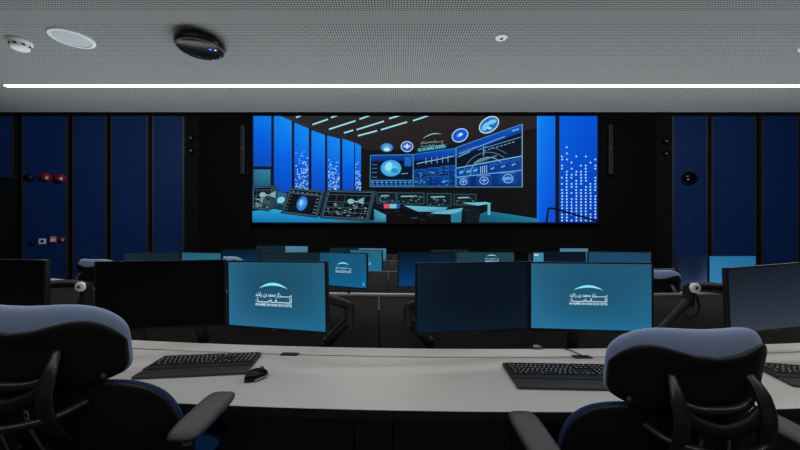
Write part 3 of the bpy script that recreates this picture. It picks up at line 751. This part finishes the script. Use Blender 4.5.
def surface_z(x, y, k):
    r = math.hypot(x - CX, y - CY) + ROW_OFFSET[k]
    return .742 if r > 12.911 else .620
def arm(base, elbow, head_mon, label, disc=False):
    """an articulated arm: post on the desk, lower arm, elbow, upper arm, head behind the monitor"""
    bx, by, bz = base
    t = thing('monitor_mount', label, 'monitor mount', (bx, by, bz), 0, 'articulated arms on the first console row')
    L = lambda p: Vector(p) - Vector(base)
    e = Vector(elbow)
    mw = head_mon.matrix_basis @ Vector((0, .042, 0)); back = head_mon.matrix_basis @ Vector((0, .085, 0))
    bm = NB(); box(bm, -.05, .05, -.05, .05, 0, .012, .003); cyl(bm, (0, 0, .012), (0, 0, .115), .026, n=18); obj('post', bm, M['blackp'], t, 40)
    p0 = L((bx, by, bz + .12)); p1 = L(e + Vector((0, 0, -.035)))
    bm = NB(); tube(bm, [p0, p0.lerp(p1, .5), p1], [.030, .026, .028], 12, 6); obj('lower_arm', bm, M['blackp'], t, True)
    bm = NB(); cyl(bm, L(e + Vector((0, 0, -.066))), L(e + Vector((0, 0, .040))), .027, n=20); cyl(bm, L(e + Vector((0, 0, .040))), L(e + Vector((0, 0, .045))), .022, n=20); obj('elbow_joint', bm, M['frame'], t, 40)
    p2 = L(e + Vector((0, 0, .032))); p3 = L(back)
    q = [p2, p2.lerp(p3, .3) + Vector((0, 0, .012)), p2.lerp(p3, .7) + Vector((0, 0, .008)), p3]
    bm = NB(); tube(bm, q, [.024, .026, .024, .018], 12, 6); up = obj('upper_arm', bm, M['blackp'], t, True)
    bm = NB(); tube(bm, [v + Vector((0, -.004, .0215)) for v in q], .006, 8, 6); obj('cover_strip', bm, M['frame'], up, True)
    if disc:
        f = L(e + Vector((0, -.030, .035)))
        obj('joint_cap', lathe(NB(), [(0, 0), (.025, 0), (.025, .010), (.019, .016), (0, .016)], 24, Matrix.Translation(f) @ FACE), M['white'], t, 40)
        obj('cap_screw', lathe(NB(), [(0, .0165), (.008, .0165), (.006, .019), (0, .019)], 12, Matrix.Translation(f) @ FACE), M['blackp'], t, 40)
    m = head_mon.matrix_basis.to_3x3(); m4 = m.to_4x4(); m4.translation = L(mw)
    bm = NB(); box(bm, -.05, .05, 0, .012, -.05, .05, .002); cyl(bm, (0, .012, 0), (0, .052, 0), .02, n=16)
    bmesh.ops.transform(bm, matrix=m4, verts=bm.verts); obj('head', bm, M['blackp'], t, 40)
    return t
arm((-1.84, 1.86, .742 if False else .62), (-1.635, 1.80, 1.00), N1[0], 'black monitor arm with white round cap behind the taller chair', True)
arm((-1.06, 1.865, .62), (-1.08, 1.84, .90), N1[1], 'black arm hidden behind the wide blank black monitor')
arm((-.385, 1.80, .62), (-.265, 1.80, .90), N1[2], 'angular black arm sticking out beside the teal logo monitor')
arm((.155, 1.80, .62), (.045, 1.80, .895), N1[3], 'angular black arm showing at the edge of the dark navy monitor')
arm((.90, 1.80, .62), (.91, 1.80, .88), N1[4], 'black arm behind the teal logo monitor near the lower chair')
arm((1.30, 1.80, .62), (1.475, 1.76, 1.00), N1[5], 'black arm with white round cap carrying the slate grey monitor', True)

def stand(m, k, label):
    """plain post and bracket for the far monitors"""
    b = m.matrix_basis @ Vector((0, .105, 0)); z0 = surface_z(b.x, b.y, k); f = m.matrix_basis @ Vector((0, .0405, 0))
    t = thing('monitor_mount', label, 'monitor mount', (b.x, b.y, z0), 0, 'posts behind the far monitors')
    bm = NB(); box(bm, -.05, .05, -.045, .045, 0, .012); cyl(bm, (0, 0, .012), (0, 0, b.z - z0 + .03), .018, n=12); obj('post', bm, M['blackp'], t, 40)
    bm = NB(); d = f - b; cyl(bm, (0, 0, b.z - z0), (d.x, d.y, b.z - z0), .016, n=10); obj('bracket', bm, M['blackp'], t, 40)
ROW2 = [
    (monitor(-2.476, 3.44, 1.130, R(6), 'dim', 'dim grey monitor above the wide blank black monitor', G2, near=False), 'first, dim'),
    (mon(181, 3.46, 222, 3.28, 1.130, 'teal', 'bright teal monitor top peeking over the wide blank black monitor', G2, near=False)[0], ''),
    (mon(260.5, 3.12, 319, 3.20, 1.140, 'dim', 'dim slate monitor edge showing just above the teal logo monitor of the first pair', G2, near=False)[0], ''),
    (mon(319, 3.20, 367, 2.97, 1.142, 'bluelogo', 'small blue monitor with white logo above the angular black arm', G2, near=False)[0], ''),
    (mon(397, 3.02, 455, 3.15, 1.148, 'deepblue', 'deep blue monitor half hidden by the dark navy monitor', G2, near=False)[0], ''),
    (mon(455.5, 3.15, 515, 3.10, 1.148, 'tealdim', 'dull teal monitor peeking over the dark navy monitor', G2, near=False)[0], ''),
    (mon(530, 3.06, 588, 3.15, 1.148, 'split', 'dark monitor with one bright strip at its edge, above the lower chair side logo monitor', G2, near=False)[0], ''),
    (mon(588.5, 3.15, 651, 3.06, 1.150, 'blue2', 'blue grey monitor peeking over the corner of the teal logo monitor', G2, near=False)[0], ''),
    (mon(677, 3.25, 708, 3.48, 1.088, 'fadeblue', 'navy monitor paling downwards beside the small bright blue monitor', G2, near=False)[0], ''),
    (monitor(px(708, 3.5) + .27, 3.5 + .02, 1.090, R(4), 'bright', 'small plain bright blue monitor against the blue wall panels', G2, near=False), ''),
]
for m, _ in ROW2: stand(m, 1, 'black post behind the ' + m['label'][:48].rsplit(' ', 1)[0] if False else 'black post holding the ' + ' '.join(m['label'].split()[:9]))
ROW3 = [
    mon(222, 4.75, 261, 4.85, 1.105, 'deepblue', 'dark blue monitor sliver beside the dim slate monitor', G3, near=False)[0],
    mon(349, 4.72, 383, 4.45, 1.105, 'teal', 'teal monitor just behind the small blue logo monitor', G3, near=False)[0],
    mon(430, 4.60, 470, 4.66, 1.105, 'dim', 'thin dim monitor edge over the deep blue monitor', G3, near=False)[0],
    mon(488, 4.66, 529, 4.62, 1.105, 'off', 'blank monitor edge over the dull teal monitor', G3, near=False)[0],
]
for m in ROW3: stand(m, 2, 'black post holding the ' + ' '.join(m['label'].split()[:9]))
ROW4 = [
    mon(257, 6.35, 285, 6.40, 1.105, 'dim', 'tiny dim monitor beside the tiny pale lit one in front of video wall', G4, near=False)[0],
    mon(285, 6.40, 308, 6.2, 1.100, 'pale', 'tiny pale lit monitor above the paired teal logo monitor', G4, near=False)[0],
    mon(330, 6.25, 358, 6.25, 1.070, 'dim', 'tiny dim monitor edge above the small blue logo monitor', G4, near=False)[0],
    mon(359, 6.25, 386, 6.15, 1.065, 'pale', 'tiny pale monitor sticking out behind the far teal monitor', G4, near=False)[0],
    mon(560, 6.25, 588, 6.25, 1.062, 'pale', 'tiny pale lit monitor rising over the dark monitor with bright strip', G4, near=False)[0],
]
for m in ROW4: stand(m, 3, 'black post holding the ' + ' '.join(m['label'].split()[:9]))

# ================================================================== CHAIRS
def make_chair(loc, rz, label):
    t = thing('office_chair', label, 'chair', loc, rz, 'high backed blue office chairs')
    # headrest: padded front wrapped over a black back shell
    HZ = .985; W = .200
    tilt = lambda z: -.30 - .10 * (z) - .0
    yc = lambda x, z: 1.25 * x * x - .16 * z - .295
    def zc(x, z):
        u = x / W; k = max(0.0, z / .098)
        return HZ + z + k * (.012 * math.cos(u * PI * 1.1) * -.40 + .002 - .020 * u ** 4) + (-.010 * (1 - u * u) if z < 0 else 0) * (-z / .098 if z < 0 else 1)
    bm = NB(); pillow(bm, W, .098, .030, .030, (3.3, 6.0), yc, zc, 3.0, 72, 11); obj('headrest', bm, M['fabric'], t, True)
    ys = lambda x, z: 1.25 * x * x - .16 * z - .331 + .028 * (x / .2) ** 4
    def zs(x, z):
        u = x / .200; k = max(0.0, z / .088)
        return HZ - .003 + z - k * (.046 * (1 - min(1, u * u)) ** 2 + .002 + .062 * u ** 6) - (.014 * (1 - u * u) if z < 0 else 0) * (-z / .088)
    bm = NB(); pillow(bm, .199, .092, .012, .010, (3.6, 6.5), ys, zs, 6.0, 72, 9); sh = obj('headrest_shell', bm, M['shell'], t, True)
    for s in (-1, 1):
        x = s * .165; obj('pivot_button', lathe(NB(), [(0, 0), (.011, 0), (.011, .008), (.007, .011), (0, .011)], 16, Matrix.Translation((x, ys(x, -.06) - .009, HZ - .085)) @ Matrix.Rotation(s * R(-30), 4, 'Z') @ FACE), M['frame'], sh, 40)
    # yoke
    yk = -.352
    for s in (-1, 1):
        bm = NB(); tube(bm, [(s * .092, yk + .026, .978), (s * .099, yk, .935), (s * .098, yk - .012, .88), (s * .098, yk + .004, .815), (s * .085, yk + .05, .76)], [.010, .017, .019, .018, .016], 12, 8, .55)
        obj('yoke_arm', bm, M['frame'], t, True)
    bm = NB(); tube(bm, [(-.095, yk, .905), (-.06, yk - .004, .878), (0, yk - .006, .862), (.06, yk - .004, .878), (.095, yk, .905)], .018, 10, 8, .5); obj('yoke_web', bm, M['shell'], t, True)
    bm = NB(); tube(bm, [(-.088, yk + .018, .918), (-.04, yk + .010, .903), (.04, yk + .010, .903), (.088, yk + .018, .918)], .011, 10, 8, .8); obj('cross_bar', bm, M['frame'], t, True)
    bm = NB(); tube(bm, [(-.135, yk + .055, .846), (-.10, yk - .004, .832), (0, yk - .028, .822), (.10, yk - .004, .832), (.135, yk + .055, .846)], .0095, 12, 8); obj('back_handle', bm, M['frame'], t, True)
    for s in (-1, 1):
        bm = NB(); tube(bm, [(s * .028, yk + .012, .865), (s * .036, yk + .02, .80), (s * .045, yk + .06, .70)], .0045, 8, 6); obj('recline_rod', bm, M['chrome'], t, True)
    # backrest
    BZ = .64
    yb = lambda x, z: 1.9 * x * x - .18 * max(0, z) - .05 * z - .235 + .5 * (z * z if z < 0 else 0)
    zb = lambda x, z: BZ + z + (.022 * (x / .25) ** 2 if z > 0 else 0) * max(0, z / .245)
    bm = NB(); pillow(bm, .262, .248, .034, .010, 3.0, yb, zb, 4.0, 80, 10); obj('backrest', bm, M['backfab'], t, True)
    yb2 = lambda x, z: yb(x, z) - .016
    bm = NB(); pillow(bm, .2605, .245, .012, .014, 3.0, yb2, zb, 5.0, 80, 9); bs = obj('backrest_shell', bm, M['shell'], t, True)
    bm = NB()
    for s in (-1, 1): tube(bm, [(s * .03, yb2(0, .1) - .022, .74), (s * .05, yb2(.05, 0) - .024, .64), (s * .06, yb2(.06, -.15) - .022, .50)], .010, 8, 6)
    obj('back_rib', bm, M['shell'], bs, True)
    # seat
    RX = Matrix.Translation((0, .03, .515)) @ Matrix.Rotation(R(90), 4, 'X')
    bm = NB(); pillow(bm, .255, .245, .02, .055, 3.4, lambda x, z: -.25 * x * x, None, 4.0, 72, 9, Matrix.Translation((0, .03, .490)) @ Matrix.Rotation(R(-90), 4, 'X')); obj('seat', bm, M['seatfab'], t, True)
    bm = NB(); pillow(bm, .235, .225, .01, .02, 3.4, None, None, 5.0, 48, 6, Matrix.Translation((0, .03, .460)) @ Matrix.Rotation(R(-90), 4, 'X')); obj('seat_pan', bm, M['shell'], t, True)
    # arms
    for s in (-1, 1):
        mtx = Matrix.Translation((s * .360, -.190, .760)) @ Matrix.Rotation(R(-90) + R(3), 4, 'X')
        bm = NB(); pillow(bm, .043, .115, .014, .016, 4.5, None, None, 4.0, 48, 6, mtx); a = obj('armrest', bm, M['armpad'], t, True)
        bm = NB(); tube(bm, [(s * .355, -.255, .735), (s * .355, -.25, .68), (s * .32, -.20, .53), (s * .20, -.12, .455), (s * .08, -.10, .44)], [.012, .014, .016, .016, .014], 10, 8); obj('arm_post', bm, M['frame'], a, True)
        bm = NB(); cyl(bm, (s * .355, -.255, .720), (s * .355, -.255, .750), .017, n=16); obj('arm_collar', bm, M['chrome'], a, 40)
    bm = NB(); box(bm, -.10, .10, -.14, .10, .40, .455, .012); cyl(bm, (0, 0, .18), (0, 0, .40), .028, n=20); cyl(bm, (0, 0, .08), (0, 0, .20), .036, n=20); obj('column', bm, M['frame'], t, 40)
    bm = NB(); tube(bm, [(0, -.12, .43), (0, -.24, .46), (0, -.315, .56), (0, -.315, .70)], [.04, .035, .032, .03], 10, 8, .6, (1, 0, 0)); obj('back_spine', bm, M['frame'], t, True)
    for i in range(5):
        a = 2 * PI * i / 5 + .3; c, s = math.cos(a), math.sin(a)
        bm = NB(); tube(bm, [(.02 * c, .02 * s, .105), (.16 * c, .16 * s, .095), (.31 * c, .31 * s, .075)], [.032, .024, .018], 10, 4); lg = obj('base_leg', bm, M['frame'], t, True)
        bm = NB(); cyl(bm, (.30 * c - .02 * s, .30 * s + .02 * c, .028), (.30 * c + .02 * s, .30 * s - .02 * c, .028), .028, n=18); obj('caster', bm, M['blackp'], lg, 40)
    return t
def lift(root, dz):
    """gas lift: everything above the base goes up"""
    for c in root.children:
        if not c.name.startswith(('column', 'base_leg')): c.location.z += dz
ch = make_chair((-.895, 1.135, 0), R(0), 'taller blue office chair with black shell beside the mouse')
c2 = dup(ch, (.722, 1.135, 0), R(1), 'lower blue office chair hiding one end of the middle keyboard')
c3 = dup(ch, (-2.35, 3.00, 0), R(-10), 'far blue office chair top behind the wide blank black monitor')
c4 = dup(ch, (-1.98, 4.30, 0), R(-8), 'tiny blue headrest tip peeking above the paired teal logo monitor')
c5 = dup(ch, (1.86, 2.76, 0), R(-8), 'far blue office chair between the teal logo monitor and navy monitor')
for c, dz in ((ch, .05), (c2, -.006), (c3, .03), (c4, -.03), (c5, -.03)): lift(c, dz)

# ================================================================== DESK OBJECTS
DT = .742
def make_keyboard(loc, rz, label):
    t = thing('keyboard', label, 'keyboard', loc, rz, 'black keyboards on the first desk')
    t.scale = (.94, 1, 1)
    W, D = .225, .112
    bm = NB(); box(bm, -W, W, -D + .07, D, 0, .016, .004); obj('body', bm, M['kbody'], t, 40)
    bm = NB(); box(bm, -W, W, -D, -D + .0695, 0, .013, .005); obj('palm_rest', bm, M['armpad'], t, 40)
    bm = NB(); rnd = random.Random(2)
    def keycap(x0, x1, y0, y1):
        b = NB(); vs = []
        for (i, z) in ((0, .0162), (.0022, .0215)):
            vs.append([b.verts.new(p) for p in ((x0 + i, y0 + i, z), (x1 - i, y0 + i, z), (x1 - i, y1 - i, z), (x0 + i, y1 - i, z))])
        for q in range(4): b.faces.new([vs[0][q], vs[0][(q + 1) % 4], vs[1][(q + 1) % 4], vs[1][q]])
        b.faces.new(vs[1]); merge(bm, b, 0)
        cx, cy = (x0 + x1) / 2 - .001, (y0 + y1) / 2 + .001; w, h = .0028, .0036
        f = bm.faces.new([bm.verts.new((cx + dx * w, cy + dy * h, .02165)) for dx, dy in ((-1, -1), (1, -1), (1, 1), (-1, 1))]); f.material_index = 1
    y = D - .010
    for row in range(6):
        hgt = .014 if row == 0 else .0185; y1 = y; y0 = y - hgt
        spans = []
        if row == 5: spans = [(-.212, -.190), (-.189, -.168), (-.167, -.145), (-.144, -.030), (-.029, -.007), (-.006, .014), (.015, .036), (.037, .058)]
        else:
            off = (0, 0, .009, .013, .022)[row]; n = 14 - (row > 2)
            spans = [(-.212, -.2125 + .0188 + off)] + [(-.212 + off + i * .0192, -.212 + off + i * .0192 + .0184) for i in range(1, n)]
            spans[-1] = (spans[-1][0], .058)
        spans += [(.068 + i * .0192, .068 + i * .0192 + .0184) for i in range(3) if row in (0, 1, 2) or row == 5 or (row == 4 and i == 1)]
        spans += [(.134 + i * .0200, .134 + i * .0200 + .0190) for i in range(4)]
        for a, b in spans: keycap(a, b, y0, y1)
        y = y0 - (.004 if row == 0 else .0010)
    obj('keys', bm, [M['key'], M['legend']], t)
    bm = NB(); box(bm, -.008, .008, D - .007, D - .003, .0161, .0164); obj('badge_or_glint', bm, M['legend'], t)
    return t
kb = make_keyboard((-.838, 1.462, DT), R(7), 'black keyboard lying beside the black mouse on the white desk')
dup(kb, (.641, 1.347, DT), R(-2.5), 'black keyboard partly hidden behind the lower chair headrest')
dup(kb, (1.672, 1.318, DT), R(-15), 'black keyboard cut by the picture edge under slate grey monitor')
t = thing('computer_mouse', 'small black mouse beside the keyboard on the white desk', 'mouse', (-.560, 1.345, DT), R(-28))
bm = NB(); b = NB(); bmesh.ops.create_uvsphere(b, u_segments=24, v_segments=14, radius=1)
for v in b.verts:
    x, y, z = v.co; w = .031 - .004 * y * y + .002 * y
    v.co = (x * w / 1.0, y * .053, max(0, z) ** .8 * (.036 - .008 * y) + .002 if z > 0 else 0.0015 * (z + 1))
merge(bm, b); obj('shell', bm, M['glossblack'], t, True)
bm = NB(); cyl(bm, (-.004, .026, .030), (.004, .026, .030), .0075, n=16); obj('scroll_wheel', bm, M['greyp'], t, 40)
bm = NB()
for s in (-1, 1): tube(bm, [(s * .029, -.030, .006), (s * .0325, 0, .008), (s * .030, .028, .007)], .0028, 8, 5)
obj('side_grip', bm, M['alu'], t, True)

# cable outlets in the groove and what comes out of them
def outlet(X, label):
    a = ang(X, 13.03); w = .04 / 13.03
    t = arc_box(NB(), 13.010, 13.047, a - w, a + w, .7425, .7455, 3)
    o = obj('cable_outlet', t, M['blackp']); tag(o, label, 'cable outlet', 'black cable outlets in the desk groove'); return o
outlet(-.515, 'small black cable outlet in desk groove under the paired teal logo monitor')
outlet(.830, 'small black cable outlet in desk groove with a cable running back')
bm = NB(); tube(bm, [(.835, 1.575, .7485), (.825, 1.61, .749), (.808, 1.67, .7475), (.79, 1.715, .735), (.785, 1.73, .64)], .0028, 8, 8)
tag(obj('cable', bm, M['blackp'], smooth=True), 'thin black cable running from desk groove to the back edge', 'cable')
bm = NB(); tube(bm, [(.60, 1.735, .632), (.62, 1.70, .72), (.665, 1.698, .755), (.70, 1.70, .745), (.72, 1.72, .66)], .006, 8, 8)
o = tag(obj('cable', bm, M['blackp'], smooth=True), 'short looped cable with metal plugs at the desk back edge', 'cable')
bm = NB(); cyl(bm, (.652, 1.690, .752), (.690, 1.690, .749), .009, n=12); obj('metal_plug', bm, M['alu'], o, 40)
tag(obj('cable_loop', tube(NB(), [(1.53, 1.79, 1.0), (1.545, 1.78, .93), (1.53, 1.79, .88), (1.50, 1.80, .87), (1.47, 1.80, .90)], .006, 8, 8), M['blackp'], smooth=True), 'black cable loop hanging from the arm of slate grey monitor', 'cable')

# ================================================================== CEILING DEVICES
def ceil_at(x, y): d = F * (CZ - CH) / (HY - y); return (px(x, d), d, CZ - .0002), d / F
DOWN = Matrix.Rotation(PI, 4, 'X')
loc, k = ceil_at(72, 37.8)
t = thing('ceiling_speaker', 'large flat white round speaker set into the perforated ceiling', 'speaker', loc)
r = .130; obj('rim', lathe(NB(), [(r * .82, .0), (r, 0), (r, .006), (r * .96, .012), (r * .84, .012), (r * .82, .0)], 48, DOWN), M['white'], t, 40)
obj('grille', lathe(NB(), [(0, .0095), (r * .6, .009), (r * .82, .007)], 48, DOWN), M['offwhite'], t, True)
loc, k = ceil_at(20, 41)
t = thing('smoke_detector', 'white smoke detector with dark vents on the ceiling', 'smoke detector', loc, R(20))
r = .068; obj('base', lathe(NB(), [(0, 0), (r, 0), (r, .016), (r * .93, .022), (0, .022)], 32, DOWN), M['white'], t, 40)
obj('head', lathe(NB(), [(r * .82, .0222), (r * .80, .05), (r * .62, .062), (0, .064)], 32, DOWN), M['white'], t, 40)
bm = NB()
for i in range(8):
    a = 2 * PI * i / 8; m = Matrix.Rotation(a, 4, 'Z') @ Matrix.Translation((r * .815, 0, -.036)); box(bm, -.002, .004, -.009, .009, -.006, .006, mtx=m)
obj('vent', bm, M['blackp'], t)
loc, k = ceil_at(200.5, 40)
t = thing('wireless_access_point', 'black ceiling mounted dome device with a small blue light', 'ceiling device', loc, R(0))
obj('base', lathe(NB(), [(0, 0), (.135, 0), (.135, .014), (0, .014)], 48, DOWN), M['blackp'], t, 40)
obj('cover', lathe(NB(), [(.136, .0145), (.158, .022), (.166, .036), (.162, .052), (.148, .070), (.125, .081), (0, .084)], 56, DOWN), M['glossblack'], t, True)
obj('bottom_ring', lathe(NB(), [(.152, .0660), (.1575, .0630), (.1530, .0705), (.146, .0735)], 48, DOWN), M['greyp'], t, True)
a = R(18); c, s = .105 * math.cos(a), .105 * math.sin(a)
obj('status_light', lathe(NB(), [(0, .0845), (.009, .0845), (.007, .088), (0, .089)], 16, Matrix.Translation((c - .012, -s, 0)) @ DOWN), M['bluelamp'], t, True)
obj('status_lens', lathe(NB(), [(0, .0845), (.008, .0845), (.006, .087), (0, .088)], 16, Matrix.Translation((c + .018, -s + .012, 0)) @ DOWN), M['whitelamp'], t, True)
loc, k = ceil_at(501.5, 37)
t = thing('sprinkler_cover', 'tiny white round sprinkler cover alone on the perforated ceiling', 'sprinkler', loc)
obj('plate', lathe(NB(), [(0, 0), (.040, 0), (.042, .006), (.036, .011), (0, .012)], 28, DOWN), M['white'], t, 40)
obj('centre_cap', lathe(NB(), [(0, .0122), (.012, .0122), (.010, .016), (0, .017)], 16, DOWN), M['greyp'], t, 40)
loc, k = ceil_at(806.5, 46.5)
t = thing('smoke_detector', 'white detector on the ceiling just cut by the picture edge', 'smoke detector', loc)
obj('base', lathe(NB(), [(0, 0), (.045, 0), (.045, .016), (.040, .022), (0, .022)], 28, DOWN), M['white'], t, 40)
obj('head', lathe(NB(), [(.034, .0222), (.032, .04), (.022, .048), (0, .05)], 28, DOWN), M['white'], t, 40)

# ================================================================== LIGHT
def area(name, loc, rot, sx, sy, power, col=(1, 1, 1)):
    l = bpy.data.lights.new(name, 'AREA'); l.shape = 'RECTANGLE'; l.size = sx; l.size_y = sy; l.energy = power; l.color = col
    o = bpy.data.objects.new(name, l); COL.objects.link(o); o.location = loc; o.rotation_euler = rot
    return o
area('linear_light_lamp', (1.15, 3.23, CZ - .02), (0, 0, 0), 9.6, .04, 46, (1, .98, .95))
area('ceiling_strip_lamp', (.5, 1.55, CZ - .02), (0, 0, 0), 8.0, .06, 26, (1, .98, .95))
area('rear_strip_lamp', (.5, -.35, CZ - .02), (0, 0, 0), 8.0, .06, 30, (1, .98, .95))
area('added_ceiling_fill', (.5, 3.05, 1.55), (PI, 0, 0), 9.6, .7, 62, (.87, .945, 1))  # added upward fill without a fixture, evens out the ceiling over the rows
area('added_rear_fill', (.5, -.2, 1.6), (PI, 0, 0), 8.0, .8, 34, (1, .97, .92))  # unseen fill added above the front chairs to brighten the near ceiling
area('added_panel_wash', (-2.2, 5.0, 4.8), (R(0), R(40), 0), 2.0, 2.0, 190, (.75, .85, 1))  # added unseen light that brightens the left blue panels
area('added_panel_wash', (3.4, 5.0, 4.8), (R(0), R(-40), 0), 2.0, 2.0, 190, (.75, .85, 1))  # its counterpart, added to brighten the right blue panels
w = bpy.data.worlds.new('hall_air'); sc.world = w; w.use_nodes = True
w.node_tree.nodes['Background'].inputs[0].default_value = (.5, .55, .6, 1); w.node_tree.nodes['Background'].inputs[1].default_value = .0

# ================================================================== CAMERA
cd = bpy.data.cameras.new('camera'); cam = bpy.data.objects.new('camera', cd); COL.objects.link(cam)
cd.sensor_fit = 'HORIZONTAL'; cd.sensor_width = 36; cd.lens = F / 800 * 36; cd.shift_y = (HY - 225) / 800; cd.clip_start = .05
cam.location = (0, 0, CH); cam.rotation_euler = (R(90), 0, 0)
sc.camera = cam
sc.view_settings.view_transform = 'Standard'; sc.view_settings.look = 'None'
sc.view_settings.exposure = 0; sc.view_settings.gamma = 1; sc.view_settings.use_curve_mapping = False
sc.cycles.use_denoising = True
